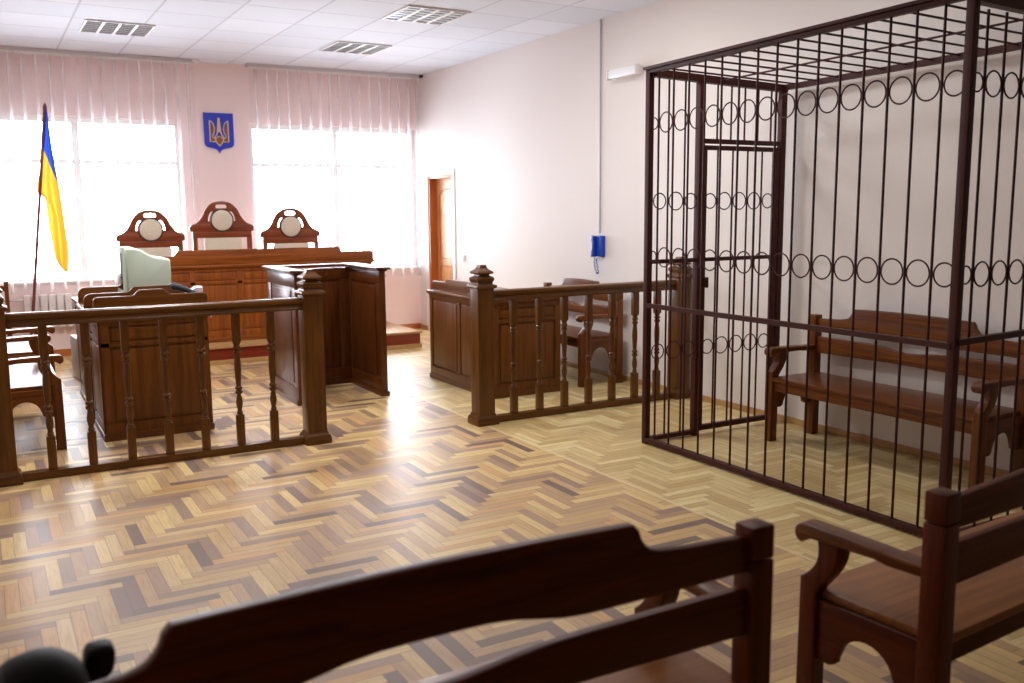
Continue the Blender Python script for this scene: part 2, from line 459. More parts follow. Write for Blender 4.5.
# ------------------------------------------------------------------ curtains
def curtain(x0, x1, y, ztop, zbot, ph):
    bm = bm_new()
    nx = int((x1 - x0) / .011); nz = 14
    rows = []
    for j in range(nz + 1):
        row = []
        for i in range(nx + 1):
            x = x0 + (x1 - x0) * i / nx
            t = j / nz
            z = ztop + (zbot - ztop) * t
            a = 2 * PI * (x + .02 * math.sin(x * 9)) / .145 + ph
            dy = .026 * math.sin(a) * (1 - .25 * t) + .008 * math.sin(a * .37 + 3 * t)
            if j == nz: z += .018 * math.sin(a * .5)
            row.append(bm.verts.new((x, y + dy, z)))
        rows.append(row)
    for a, b in zip(rows, rows[1:]):
        for i in range(nx): bm.faces.new((a[i], a[i + 1], b[i + 1], b[i]))
    return bm
for (x0, x1, lab, lab2, ph) in (
    (-.35, 2.24, 'sheer white pleated curtain over the left window behind the flag', 'slim white curtain rail on the ceiling above the left window', 0.),
    (2.85, 5.0, 'sheer white pleated curtain over the right window nearest the corner', 'slim white curtain rail on the ceiling above the right window', 1.)):
    c = thing('sheer_curtain', lab, 'curtain', ((x0 + x1) / 2, 11.08, .73), 0, 'sheer window curtains')
    m = (x0 + x1) / 2
    obj('curtain_cloth', curtain(x0 - m, x1 - m, 0, 2.48, 0, ph), CURT, c)
    bm = bm_new(); box(bm, x0 - m, x1 - m, -.03, -.026, 2.46, 2.485, .001); obj('heading_tape', bm, WHITEP, c)
    bm = bm_new(); box(bm, x0 - .02, x1 + .02, 11.02, 11.14, ZC - .035, ZC - .001, .006)
    cr = tag(obj('curtain_rail', bm, simple('rail_grey_white', (206, 200, 204), .5)), lab2, 'curtain rail', 'ceiling curtain rails')
    bm = bm_new(); box(bm, x1 - .02, min(x1 + .06, XR), 11.0, 11.12, ZC - .034, ZC - .002, .006); obj('end_cap', bm, BLACKM if x1 > 4 else WHITEP, cr)

# ------------------------------------------------------------------ ceiling lights
def make_light(name_label, x, y):
    t = thing('ceiling_light', name_label, 'ceiling light', (x, y, ZC), 0, 'square louvred ceiling lights')
    S = .28
    bm = bm_new()
    for a, b, c, d_ in ((-S - .015, S + .015, -S - .015, -S), (-S - .015, S + .015, S, S + .015), (-S - .015, -S, -S, S), (S, S + .015, -S, S)):
        box(bm, a, b, c, d_, -.014, -.001, .002)
    obj('frame', bm, WHITEM, t)
    bm = bm_new(); box(bm, -S, S, -S, S, -.004, -.001, 0); obj('reflector', bm, LREF, t)
    bm = bm_new()
    for k in range(1, 4):
        q = -S + 2 * S * k / 4
        box(bm, q - .012, q + .012, -S, S, -.016, -.004, .003)
    for k in range(1, 6):
        q = -S + 2 * S * k / 6
        box(bm, -S, S, q - .003, q + .003, -.013, -.004, 0)
    obj('louvre', bm, WHITEM, t)
    return t
LREF = simple('lamp_reflector', (104, 118, 138), rough=.22, metal=.85)
l = make_light('square louvred ceiling light nearest the corner, above the right curtain', 3.58, 9.52)
dup(l, (1.26, 9.52, ZC), 0, 'square louvred ceiling light at the left, above the flag side curtain')
dup(l, (3.55, 7.68, ZC), 0, 'bright square louvred ceiling light closest to the viewer')

# ------------------------------------------------------------------ dais
t = thing('dais', 'low wooden platform with dark red riser under the judges bench', 'platform', (2.7, 10.4, 0))
x0, x1, y0, y1 = 1.15 - 2.7, 4.33 - 2.7, 9.64 - 10.4, 11.19 - 10.4
bm = bm_new(); box(bm, x0, x1, y0, y1, .165, .19, .006); obj('platform_top', bm, BASEW['x'], t)
bm = bm_new(); box(bm, x0 + .02, x1 - .02, y0 + .02, y1, .045, .164, .002); obj('riser', bm, wood('dais_red', (110, 34, 16), (140, 52, 26), axis='x'), t)
bm = bm_new(); box(bm, x0 + .005, x1 - .005, y0 + .005, y1, 0, .046, .005); obj('base_strip', bm, BASEW['x'], t)

# ------------------------------------------------------------------ panelled furniture
def panel_face(bm, bmP, x0, x1, z0, z1, y, n, depth=.012, stile=.055, frieze=0., base=.07, out=-1):
    """frame-and-panel front on plane y, facing out*y. bm gets the frame, bmP the raised panels"""
    ya, yb = sorted((y, y + out * depth))
    box(bm, x0, x1, ya, yb, z1 - stile * .8, z1, .003)
    box(bm, x0, x1, ya, yb, z0, z0 + base, .003)
    top = z1 - stile * .8
    if frieze:
        box(bm, x0, x1, ya, yb, top - frieze - stile * .6, top - frieze, .003)
    w = (x1 - x0 - stile) / n
    for k in range(n + 1):
        a = x0 + k * w
        box(bm, a, a + stile, ya, yb, z0 + base, top, .003)
    for k in range(n):
        a, b = x0 + k * w + stile + .018, x0 + (k + 1) * w - .018
        zt = top - (frieze + stile * .6 if frieze else 0)
        pa, pb = sorted((y, y + out * depth * .8))
        box(bmP, a, b, pa, pb, z0 + base + .018, zt - .018, .009)
        if frieze: box(bmP, a, b, pa, pb, top - frieze + .014, top - .014, .006)

def gallery_outline(L, low, high, step, sw=.07, corner=.03, stepr=None):
    """board profile: low ends, S-shaped rise to a long raised middle. z measured from 0"""
    h = L / 2
    pts = [(-h, 0), (h, 0)]
    right = arc(h - corner, low - corner, corner, 0, PI / 2, 5)
    a = h - step
    S = [(a, low), (a - .25 * sw, low + .08 * (high - low)), (a - .5 * sw, low + .5 * (high - low)), (a - .8 * sw, low + .94 * (high - low)), (a - sw, high)]
    half = right + smooth_poly(S, 4)
    if stepr is not None: half, lh = arc(h - .05, high - .05, .05, 0, PI / 2, 6), half
    else: lh = half
    pts += half
    pts += [(-x, z) for x, z in lh[::-1]]
    return pts

def desk(name, label, cat, L, D, H, n, low, high, step, loc, rotz, W, group=None, frieze=0., over=.03, gallery_n=1, sidep=True, gy=.04, stepr=None):
    t = thing(name, label, cat, loc, rotz, group)
    h = L / 2
    bm, bp = bm_new(), bm_new()
    box(bm, -h, h, 0, .022, .05, H - .03, .002)
    panel_face(bm, bp, -h, h, .05, H - .03, 0, n, frieze=frieze)
    fp = obj('front_panel', bm, W['z'], t); obj('raised_panel', bp, W['z'], fp)
    for s in (-1, 1):
        bm, bp = bm_new(), bm_new()
        xa, xb = sorted((s * h, s * (h - .022)))
        box(bm, xa, xb, .022, D, .05, H - .03, .002)
        # frame on the outside
        xo = s * h
        def bxs(y0, y1, z0, z1, q=bm, dp=.012, bev=.003):
            a, b = sorted((xo, xo + s * dp)); box(q, a, b, y0, y1, z0, z1, bev)
        bxs(0, D, H - .075, H - .03); bxs(0, D, .05, .12); bxs(0, .055, .12, H - .075); bxs(D - .055, D, .12, H - .075)
        bxs(.073, D - .073, .138, H - .22, bp, .010, .008); bxs(.055, D - .055, H - .2, H - .17)
        bxs(.073, D - .073, H - .155, H - .09, bp, .010, .006)
        sp = obj('side_panel', bm, W['z'], t); obj('raised_panel', bp, W['z'], sp)
    bm = bm_new(); box(bm, -h - over, h + over, -over, D + .01, H - .03, H, .009); box(bm, -h - over * .5, h + over * .5, -over * .5, D, H - .045, H - .03, .004)
    obj('desk_top', bm, W['x'], t)
    bm = bm_new(); box(bm, -h - .018, h + .018, -.018, D, 0, .05, .008); obj('plinth', bm, W['x'], t)
    # upstand board along the front edge of the top
    bm = bm_new()
    plate(bm, [[(x, H + z) for x, z in gallery_outline(L + over * 1.6, low, high, step, corner=.03 if stepr is None else .055, stepr=stepr)]], 'xz', gy, .026, .005)
    obj('gallery_board', bm, W['x'], t)
    return t

jb = desk('judges_bench', 'long panelled wooden judges bench on the platform below the emblem', 'bench desk', 2.48, .34, .82, 5, .10, .155, .36, (2.62, 9.98, .19), 0, DESK, frieze=.10, over=.04, gy=.0)
dk = desk('clerk_desk', 'panelled clerk desk closest to the left balustrade, with a telephone on it', 'desk', .70, .58, .865, 1, .125, .165, .24, (1.01, 6.76, 0), 0, DESKD, group='clerk desks in a row', frieze=.11)
d2 = desk('clerk_desk', 'clerk desk in the middle of the row of three, carrying the old monitor', 'desk', .70, .58, .845, 1, .118, .158, .30, (1.01, 7.45, 0), 0, DESKD, group='clerk desks in a row', frieze=.11, stepr=0)
d3 = dup(d2, (1.03, 8.12, 0), 0, 'clerk desk farthest back in the row, mostly hidden behind the monitor')
bm = bm_new(); lathe(bm, [(.006, 0), (.006, .03), (.016, .036), (.016, .05), (.01, .055)], 0, 0, 12)
bmesh.ops.rotate(bm, verts=bm.verts, cent=(0, 0, 0), matrix=Matrix.Rotation(PI / 2, 3, 'Y'))
bmesh.ops.translate(bm, verts=bm.verts, vec=(.36, .10, .815))
obj('knob', bm, STEEL, dk)['label'] = 'steel knob'
sd = desk('secretary_desk', 'panelled wooden desk behind the right balustrade with a shaped upstand', 'desk', 1.19, .66, .825, 2, .085, .115, .26, (3.60, 7.22, 0), -PI / 2, DESKD, frieze=0)

# witness stand: three-sided box open to the room
t = thing('witness_stand', 'open-backed panelled wooden witness stand in front of the judges bench', 'witness stand', (2.53, 7.22, 0))
HW, DD, HH = .385, .80, 1.09
for s in (-1, 1):
    bm, bp = bm_new(), bm_new()
    xa, xb = sorted((s * HW, s * (HW - .05)))
    box(bm, xa + .01, xb - .01, 0, DD, .04, HH - .035, .002)
    for face in (1, -1):
        xo = xa if face < 0 else xb
        xi = xo - face * .012
        a, b = sorted((xo, xi))
        box(bm, a, b, 0, DD, HH - .14, HH - .035, .003); box(bm, a, b, 0, DD, .04, .14, .003)
        box(bm, a, b, 0, .10, .14, HH - .14, .003); box(bm, a, b, DD - .10, DD, .14, HH - .14, .003)
        a, b = sorted((xo - face * .003, xi)); box(bp, a, b, .13, DD - .13, .17, HH - .17, .006)
    sp = obj('side_panel', bm, WIT['z'], t); obj('raised_panel', bp, WIT['z'], sp)
    bm = bm_new(); box(bm, min(xa, xb) - .015, max(xa, xb) + .015, -.012, DD, 0, .04, .006); obj('plinth', bm, WIT['y'], t)
    bm = bm_new(); box(bm, s * (HW - .025) - .065, s * (HW - .025) + .065, -.03, DD + .03, HH - .02, HH, .008)
    box(bm, s * (HW - .025) - .04, s * (HW - .025) + .04, -.012, DD, HH - .036, HH - .02, .004); obj('cap_rail', bm, WIT['y'], t)
bm, bp = bm_new(), bm_new()
a, b = -HW + .05, HW - .05
box(bm, a, b, DD - .05, DD, .04, HH - .035, .002)
box(bm, a, b, DD - .062, DD - .05, HH - .14, HH - .035, .003); box(bm, a, b, DD - .062, DD - .05, .04, .15, .003)
box(bm, a, a + .09, DD - .062, DD - .05, .15, HH - .14, .003); box(bm, b - .09, b, DD - .062, DD - .05, .15, HH - .14, .003)
box(bp, a + .11, b - .11, DD - .060, DD - .05, .18, HH - .17, .008)
bk = obj('back_panel', bm, WIT['z'], t); obj('raised_panel', bp, WIT['z'], bk)
bm = bm_new(); box(bm, a - .015, b + .015, DD - .075, DD + .03, HH - .0205, HH - .0005, .008); obj('cap_rail', bm, WIT['x'], t)
bm = bm_new(); box(bm, a - .01, b + .01, DD - .065, DD + .012, 0, .04, .006); obj('plinth', bm, WIT['x'], t)

# ------------------------------------------------------------------ judges' chairs
def judge_chair(label, x, y, top):
    """high-backed chair, front towards -y, standing on the dais; top = height of the crest's peak"""
    zd = .19
    T = thing('judge_chair', label, 'chair', (x, y, zd), 0, 'high-backed judges chairs')
    zc = top - zd - .336            # underside of the crest
    half = [(.35, .008), (.352, .045), (.335, .07), (.267, .102), (.215, .167), (.172, .25), (.095, .318), (0, .336)]
    r = smooth_poly(half, 5)
    out = [(.345, 0)] + r + [(-a, b) for a, b in r[::-1][1:]] + [(-.345, 0)]
    slot = arc(.042, .281, .021, -PI / 2, PI / 2, 6) + arc(-.042, .281, .021, PI / 2, 3 * PI / 2, 6)
    slot = [(a, b - .9 * a * a * 2) for a, b in slot]
    def cres(s):
        o = [(s * (.118 + .03) * math.cos(a), .124 + (.118 + .03) * math.sin(a)) for a in [math.radians(q) for q in range(-4, 46, 5)]]
        i = [(s * .132 * math.cos(a), .124 + .132 * math.sin(a)) for a in [math.radians(q) for q in range(47, -8, -5)]]
        o = [(a * 1.02, b) for a, b in o]
        return o + i
    holes = [[(a, zc + b) for a, b in q] for q in (slot, cres(1), cres(-1))]
    bm = bm_new(); plate(bm, [[(a, zc + b) for a, b in out]] + holes, 'xz', 0, .04, .006)
    crest = obj('crest', bm, RED['x'], T)
    bm = bm_new(); tube(bm, [(a, -.022, zc + b) for a, b in arc(0, .124, .121, 0, 2 * PI, 32)[:-1]], .009, 8, closed=True); obj('medallion_ring', bm, simple('dark_ring_wood', (64, 26, 16), .35), crest)
    bm = bm_new(); lathe(bm, [(.114, 0), (.114, .012), (.1, .02), (.05, .024)], 0, 0, 32)
    bmesh.ops.rotate(bm, verts=bm.verts, cent=(0, 0, 0), matrix=Matrix.Rotation(PI / 2, 3, 'X'))
    bmesh.ops.translate(bm, verts=bm.verts, vec=(0, -.018, zc + .124)); obj('medallion', bm, CREAM, crest)
    bm = bm_new(); box(bm, -.325, .325, -.022, .022, zc - .07, zc, .005); obj('back_rail', bm, RED['x'], T)
    bm = bm_new(); box(bm, -.325, .325, -.022, .022, .62, .68, .005); obj('back_rail', bm, RED['x'], T)
    for s in (-1, 1):
        bm = bm_new(); xa, xb = sorted((s * .325, s * .275)); box(bm, xa, xb, -.025, .025, 0, zc - .07, .005); obj('back_post', bm, RED['z'], T)
        bm = bm_new(); box(bm, xa, xb, -.39, -.34, 0, .44, .005); obj('leg', bm, RED['z'], T)
        bm = bm_new(); box(bm, xa, xb, -.37, -.02, .64, .68, .012); obj('armrest', bm, RED['y'], T)
        bm = bm_new(); box(bm, xa + .005, xb - .005, -.34, -.30, .47, .64, .005); obj('armrest_post', bm, RED['z'], T)
    bm = bm_new(); box(bm, -.205, .205, -.045, .02, .68, zc - .07, .018); obj('back_pad', bm, CREAM, T)
    bm = bm_new(); box(bm, -.325, .325, -.39, .02, .40, .45, .006); obj('seat_frame', bm, RED['x'], T)
    bm = bm_new(); box(bm, -.30, .30, -.375, -.03, .45, .51, .025); obj('seat_cushion', bm, CREAM, T)
    return T
judge_chair('tallest high-backed judge chair with cream medallion, in the middle', 2.385, 10.72, 1.676)
judge_chair('high-backed judge chair with cream medallion, behind the old monitor', 1.625, 10.72, 1.585)
judge_chair('high-backed judge chair with cream medallion, right of the middle one', 3.165, 10.72, 1.595)

# ------------------------------------------------------------------ benches
def bench(label, loc, rotz, half, gap=.345, W=None, S=None, group='wooden courtroom benches'):
    """back plane at y=0, front towards -y, half = post centre distance"""
    W = W or BENCH; S = S or BENCH
    T = thing('wooden_bench', label, 'bench', loc, rotz, group)
    pi_ = half - .035
    ch = half - gap                  # half width of the raised crown
    # crest rail
    end = [(pi_ + .01, .722), (pi_ + .01, .806), (half - .2, .814), (ch + .062, .822)]
    curve = smooth_poly([(ch + .062, .822), (ch + .030, .832), (ch + .008, .856), (ch, .878)], 5)
    crown = [(ch * q, .892 + .01 * (1 - q * q)) for q in (.97, .8, .5, .2, 0)]
    right = end + curve[1:] + crown
    top = right + [(-a, b) for a, b in right[::-1][1:]]
    N = 28
    bot = [(-(pi_ + .01) + 2 * (pi_ + .01) * k / N, .722 + .036 * math.exp(-((-(pi_ + .01) + 2 * (pi_ + .01) * k / N) / (.3 * half)) ** 4)) for k in range(1, N)]
    bm = bm_new(); plate(bm, [top + bot], 'xz', -.030, .030, .006); obj('crest_rail', bm, W['x'], T)
    xs = [-(pi_ + .01) + 2 * (pi_ + .01) * k / N for k in range(N + 1)]
    up = [(x, .683 - .028 * math.exp(-(x / (.22 * half)) ** 2)) for x in xs]
    dn = [(x, .573 + .006 * math.cos(x * 3)) for x in xs[::-1]]
    bm = bm_new(); plate(bm, [up + dn], 'xz', -.030, .030, .006); obj('back_rail', bm, W['x'], T)
    bm = bm_new(); box(bm, -pi_, pi_, -.05, -.025, .345, .405, .004); obj('rear_seat_rail', bm, W['x'], T)
    bm = bm_new(); box(bm, -half + .005, half - .005, -.445, -.012, .408, .436, .007); obj('seat', bm, S['x'], T)
    bm = bm_new(); box(bm, -half + .02, half - .02, -.43, -.405, .345, .408, .004); obj('front_seat_rail', bm, W['x'], T)
    for s in (-1, 1):
        c = s * half
        bm = bm_new(); box(bm, c - .034, c + .034, -.062, 0, 0, .746, .005); p = obj('back_post', bm, W['z'], T)
        bm = bm_new(); box(bm, c - .034, c + .034, -.062, 0, .749, .83, .007); obj('post_head', bm, W['z'], p)
        # arched side panel below the seat
        y0, y1, zt, zb = -.40, -.055, .412, .225
        m = (y0 + y1) / 2
        ar = [(m + .095, zb), (m + .095, zb + .0)]
        o = [(y0, zt), (y0, zb), (y0 + .055, zb)] + smooth_poly([(y0 + .055, zb), (y0 + .075, zb + .012), (y0 + .078, zb + .028)], 3)[1:] + \
            [(m - .088 * math.cos(a), zb + .028 + .085 * math.sin(a)) for a in [PI * k / 14 for k in range(1, 14)]] + \
            smooth_poly([(y1 - .078, zb + .028), (y1 - .075, zb + .012), (y1 - .055, zb)], 3) + [(y1, zb), (y1, zt)]
        bm = bm_new(); plate(bm, [o], 'yz', c, .026, .004); obj('side_panel', bm, W['y'], T)
        # shaped front leg: straight below, scooped bracket above, under the arm
        o = [(-.375, 0), (-.435, 0), (-.432, .47)] + smooth_poly([(-.432, .47), (-.405, .492), (-.380, .525), (-.372, .56), (-.376, .596)], 5)[1:] + \
            [(-.30, .596)] + smooth_poly([(-.30, .596), (-.305, .55), (-.325, .505), (-.355, .465), (-.375, .438)], 5)[1:]
        o = [(a - .015, b) for a, b in o]
        bm = bm_new(); plate(bm, [o], 'yz', c, .056, .005); obj('front_leg', bm, W['z'], T)
        o = [(-.06, .594), (-.06, .626)] + smooth_poly([(-.06, .626), (-.16, .626), (-.2, .628), (-.33, .632), (-.435, .634)], 4)[1:] + arc(-.44, .604, .030, PI / 2, 1.45 * PI, 10) + [(-.415, .594), (-.2, .598), (-.16, .592)]
        bm = bm_new(); plate(bm, [o], 'yz', c, .068, .007); obj('armrest', bm, BENCH['y'], T)
    return T
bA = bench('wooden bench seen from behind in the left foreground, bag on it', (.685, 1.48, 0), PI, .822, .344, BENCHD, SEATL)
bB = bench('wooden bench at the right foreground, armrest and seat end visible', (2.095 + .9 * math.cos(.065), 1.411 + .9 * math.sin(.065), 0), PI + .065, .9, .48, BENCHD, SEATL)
bC = bench('wooden bench inside the steel cage against the wall', (4.945, 3.675, 0), -PI / 2, .745, .315)
bS = bench('short wooden bench against the wall behind the right balustrade', (4.945, 7.27, 0), -PI / 2, .595, .31)
dup(bS, (-.045, 7.30, 0), PI / 2, 'short wooden bench behind the left balustrade, nearest to it')
dup(bS, (.02, 9.05, 0), PI / 2, 'short wooden bench farther back at the left edge, towards the flag')

# ------------------------------------------------------------------ balustrades
def baluster_bm():
    bm = bm_new()
    z0, z1 = .05, .925
    box(bm, -.024, .024, -.024, .024, .735, z1, .004)
    box(bm, -.024, .024, -.024, .024, z0, .255, .004)
    pr = [(.020, .254), (.017, .262), (.021, .268), (.016, .276), (.014, .284), (.020, .315), (.022, .335), (.017, .37), (.012, .388), (.022, .396), (.024, .404), (.022, .412),
          (.014, .418), (.023, .426), (.024, .432), (.022, .438), (.015, .446), (.019, .50), (.022, .56), (.021, .60), (.016, .645), (.014, .655), (.023, .664), (.025, .672), (.023, .68),
          (.015, .686), (.023, .694), (.025, .702), (.023, .71), (.016, .716), (.023, .724), (.022, .736)]
    lathe(bm, pr, 0, 0, 16)
    return bm

def newel(parent, x, y):
    bm = bm_new(); box(bm, x - .065, x + .065, y - .065, y + .065, .0, 1.025, .006); n = obj('newel_post', bm, RAIL['z'], parent)
    bm = bm_new(); box(bm, x - .088, x + .088, y - .088, y + .088, 0, .045, .006); lathe(bm, [(.085, .044), (.081, .058), (.072, .066), (.068, .082)], x, y, square=True); obj('newel_base', bm, RAIL['x'], n)
    pr = [(.072, 1.04), (.088, 1.048), (.094, 1.058), (.09, 1.068), (.07, 1.074), (.064, 1.084), (.07, 1.094), (.076, 1.106), (.076, 1.12), (.064, 1.13), (.048, 1.136), (.046, 1.146),
          (.070, 1.152), (.073, 1.160), (.068, 1.168), (.05, 1.178), (.034, 1.194), (.03, 1.2), (.03, 1.21), (.027, 1.214)]
    bm = bm_new(); lathe(bm, [(r * .88, z - .02) for r, z in pr], x, y, square=True); obj('newel_cap', bm, RAIL['x'], n)

def balustrade(label, xa, xb, y, xs, zs):
    m = (xa + xb) / 2
    T = thing('balustrade', label, 'balustrade', (m, y, 0), 0, 'turned wooden balustrades')
    newel(T, xa - m, 0); newel(T, xb - m, 0)
    a, b = xa - m + .065, xb - m - .065
    bm = bm_new()
    prof = [(-.042, .985), (-.036, .999), (-.02, 1.006), (.02, 1.006), (.036, .999), (.042, .985), (.04, .972), (.028, .966), (.028, .945), (.034, .936), (.03, .924), (-.03, .924), (-.034, .936), (-.028, .945), (-.028, .966), (-.04, .972)]
    plate(bm, [prof], 'yz', (a + b) / 2, b - a, .0005); obj('handrail', bm, RAIL['x'], T)
    bm = bm_new(); box(bm, a, b, -.035, .035, 0, .05, .006); obj('bottom_rail', bm, RAIL['x'], T)
    o = None
    for x in xs:
        if o is None: o = obj('baluster', baluster_bm(), RAIL['z'], T, (x - m, 0, 0))
        else: copyobj(o, T, (x - m, 0, 0))
    T.scale = (1, 1, zs)
    return T
balustrade('turned wooden balustrade at the left, in front of the clerk desks', .03, 1.885, 6.0, [.281 + .2215 * k for k in range(7)], .983)
balustrade('turned wooden balustrade at the right, running up to the wall', 3.115, 4.945, 5.88, [3.375 + .2237 * k for k in range(7)], .973)

# ------------------------------------------------------------------ steel cage
CX, CY0, CY1, CH = 3.768, 2.59, 4.80, 2.42
T = thing('defendant_cage', 'brown steel defendant cage of vertical bars and rings along the wall', 'cage', (CX, CY0, 0))
def cg(x, y, z): return (x - CX, y - CY0, z)
XW = 4.958
def cbox(name, x0, x1, y0, y1, z0, z1, par=T, bev=.003):
    bm = bm_new(); box(bm, x0 - CX, x1 - CX, y0 - CY0, y1 - CY0, z0, z1, bev); return obj(name, bm, METAL, par)
pw = .020
cbox('corner_post', CX - pw, CX + pw, CY1 - pw, CY1 + pw, 0, CH)
cbox('corner_post', CX - pw, CX + pw, CY0 - pw, CY0 + pw, 0, CH + .035)
cbox('corner_post', XW - .05, XW, CY1 - pw, CY1 + pw, 0, CH - .04)
cbox('corner_post', XW - .05, XW, CY0 - pw, CY0 + pw, 0, CH - .005)
for xa, xb, za, zb, e in ((CX - .036, CX + .026, 0, .018, .03), (CX - .022, CX + .024, -.022, 0, -pw)):
    bm = bm_new(); box(bm, xa - CX, xb - CX, -e, CY1 - CY0 + e, CH + za, CH + zb, .003)
    for v in bm.verts: v.co.z += .035 * (1 - v.co.y / (CY1 - CY0))
    obj('front_top_rail', bm, METAL, T)
cbox('front_bottom_rail', CX - .022, CX + .022, CY0 + pw, CY1 - pw, .012, .042)
TL = .035                      # the top leans up slightly towards the near end
bm = bm_new(); tube(bm, [cg(CX - .012, CY0, .927), cg(CX - .012, CY1, .927)], .014, 4, square=True); obj('front_middle_rail', bm, METAL, T)
bm = bm_new(); tube(bm, [cg(CX, CY0 - .012, .945), cg(XW, CY0 - .012, .965)], .014, 4, square=True); obj('end_middle_rail', bm, METAL, T)
cbox('end_bottom_rail', CX + pw, XW - .05, CY0 - .02, CY0 + .02, .012, .042)
# sloping end rails at the top, down to the wall
for y, dz in ((CY0, TL), (CY1, 0)):
    bm = bm_new(); tube(bm, [cg(CX, y, CH - .016 + dz), cg(XW, y, CH - .05 + dz)], .024, 4, square=True); obj('end_top_rail', bm, METAL, T)
bm = bm_new(); tube(bm, [cg(XW - .02, CY0, CH - .045 + TL), cg(XW - .02, CY1, CH - .045)], .018, 4, square=True); obj('wall_top_rail', bm, METAL, T)
# bars: one mesh per length, copied
def bar_mesh(z0, z1, r=.0065):
    bm = bm_new(); tube(bm, [(0, 0, z0), (0, 0, (z0 + z1) / 2), (0, 0, z1)], r, 8); return bm
def bars(name, pts, z0, z1, par=T, r=.0065):
    o = None
    for x, y in pts:
        if o is None: o = obj(name, bar_mesh(z0, z1, r), METAL, par, cg(x, y, 0))
        else: copyobj(o, par, cg(x, y, 0))
RING = {}
def ring(x, y, z, d, axis, par=T):
    k = (round(d, 3), axis)
    if k not in RING:
        bm = bm_new(); r = d / 2 - .004
        pts = [(0, r * math.cos(a), r * math.sin(a)) if axis == 'x' else (r * math.cos(a), 0, r * math.sin(a)) for a in [2 * PI * q / 28 for q in range(28)]]
        tube(bm, pts, .0042, 6, closed=True)
        RING[k] = obj('ring', bm, METAL, par, cg(x, y, z))
    else: copyobj(RING[k], par, cg(x, y, z))
ys = [2.722 + .1418 * k for k in range(15)]
bars('bar', [(CX, y) for y in ys], .04, CH + .014)
for z in (2.085, 1.245):
    for k in range(14): ring(CX, ys[k] + .0709, z, .1418 - .012, 'x')
    ring(CX, ys[0] - .066, z, .116, 'x'); ring(CX, ys[-1] + .043, z, .078, 'x')
xs = [3.875 + .131 * k for k in range(9)]
bars('bar', [(x, CY0) for x in xs], .04, CH - .06 + TL)
for z in (2.085, 1.245):
    for k in range(8): ring(xs[k] + .0655, CY0, z, .119, 'y')
    ring(xs[0] - .05, CY0, z, .088, 'y')
# door side, facing away from the viewer
DX0, DX1 = 4.205, XW - .055
cbox('door_post', DX0 - .038, DX0 + .004, CY1 - .024, CY1 + .024, 0, CH - .04)
cbox('side_bottom_rail', CX + pw, DX0 - .03, CY1 - .02, CY1 + .02, .012, .042)
bars('bar', [(3.924, CY1), (4.061, CY1)], .04, CH - .05)
for z in (1.60, .612):
    for x in (3.858, 3.993, 4.120): ring(x, CY1, z, .124 if x > 3.9 and x < 4.1 else .108, 'y')
cbox('side_middle_rail', CX + pw, DX0 - .03, CY1 - .014, CY1 + .014, 1.195, 1.222)
cbox('lintel_rail', DX0 + .004, XW - .05, CY1 - .02, CY1 + .02, 1.978, 2.008)
bars('bar', [(DX0 + .01 + .122 * k, CY1) for k in range(1, 6)], 2.005, CH - .055)
door = cbox('cage_door', DX0 + .008, DX0 + .038, CY1 - .018, CY1 + .018, .03, 1.966)
cbox('door_stile', DX1 - .038, DX1, CY1 - .018, CY1 + .018, .03, 1.966, door)
cbox('door_top_rail', DX0 + .038, DX1 - .038, CY1 - .018, CY1 + .018, 1.936, 1.966, door)
cbox('door_bottom_rail', DX0 + .038, DX1 - .038, CY1 - .018, CY1 + .018, .03, .066, door)
cbox('door_middle_rail', DX0 + .038, DX1 - .038, CY1 - .013, CY1 + .013, 1.196, 1.222, door)
dx = [4.348, 4.483, 4.618, 4.752]
bars('bar', [(x, CY1) for x in dx], .066, 1.936, door)
RING.clear()
for z in (1.60, .612):
    for x in (4.289, 4.4155, 4.5505, 4.685, 4.815): ring(x, CY1, z, .122 if 4.3 < x < 4.8 else .106, 'y', door)
cbox('lock_plate', DX0 + .012, DX0 + .05, CY1 - .04, CY1 - .018, 1.02, 1.09, door)
# roof bars and the long tie across them
bm = bm_new(); L = XW - .02 - CX; tube(bm, [(0, 0, 0), (L, 0, -.03)], .006, 8)
zr = lambda y: CH - .008 + TL * (CY1 - y) / (CY1 - CY0)
rb = obj('roof_bar', bm, METAL, T, cg(CX, CY0 + .18, zr(CY0 + .18)))
for k in range(1, 12): copyobj(rb, T, cg(CX, CY0 + .18 + .172 * k, zr(CY0 + .18 + .172 * k)))
bm = bm_new(); tube(bm, [cg(CX + .58, CY0, CH - .034 + TL), cg(CX + .58, CY1, CH - .034)], .006, 8); obj('roof_tie_bar', bm, METAL, T)

# ------------------------------------------------------------------ flag
fl = thing('flag', 'blue and yellow flag hanging on a leaning red-brown pole by the window', 'flag', (.33, 10.05, 0))
p0, p1 = Vector((.0, -.02, 0)), Vector((.312, .0, 2.54))      # foot and tip of the pole (local)
bm = bm_new(); tube(bm, [p0.lerp(p1, k / 6) for k in range(7)], .014, 10); obj('flagpole', bm, POLE, fl)
bm = bm_new(); tube(bm, [p1 + Vector((0, 0, -.02)), p1 + Vector((.002, 0, .01)), p1 + Vector((.004, 0, .035)), p1 + Vector((.006, 0, .06))], [.014, .02, .014, .002], 10); obj('finial', bm, POLE, fl)
bm = bm_new(); lathe(bm, [(.13, 0), (.13, .02), (.1, .04), (.03, .06), (.025, .16), (.018, .17)], 0, -.02, 24); obj('flag_stand', bm, BLACKM, fl)
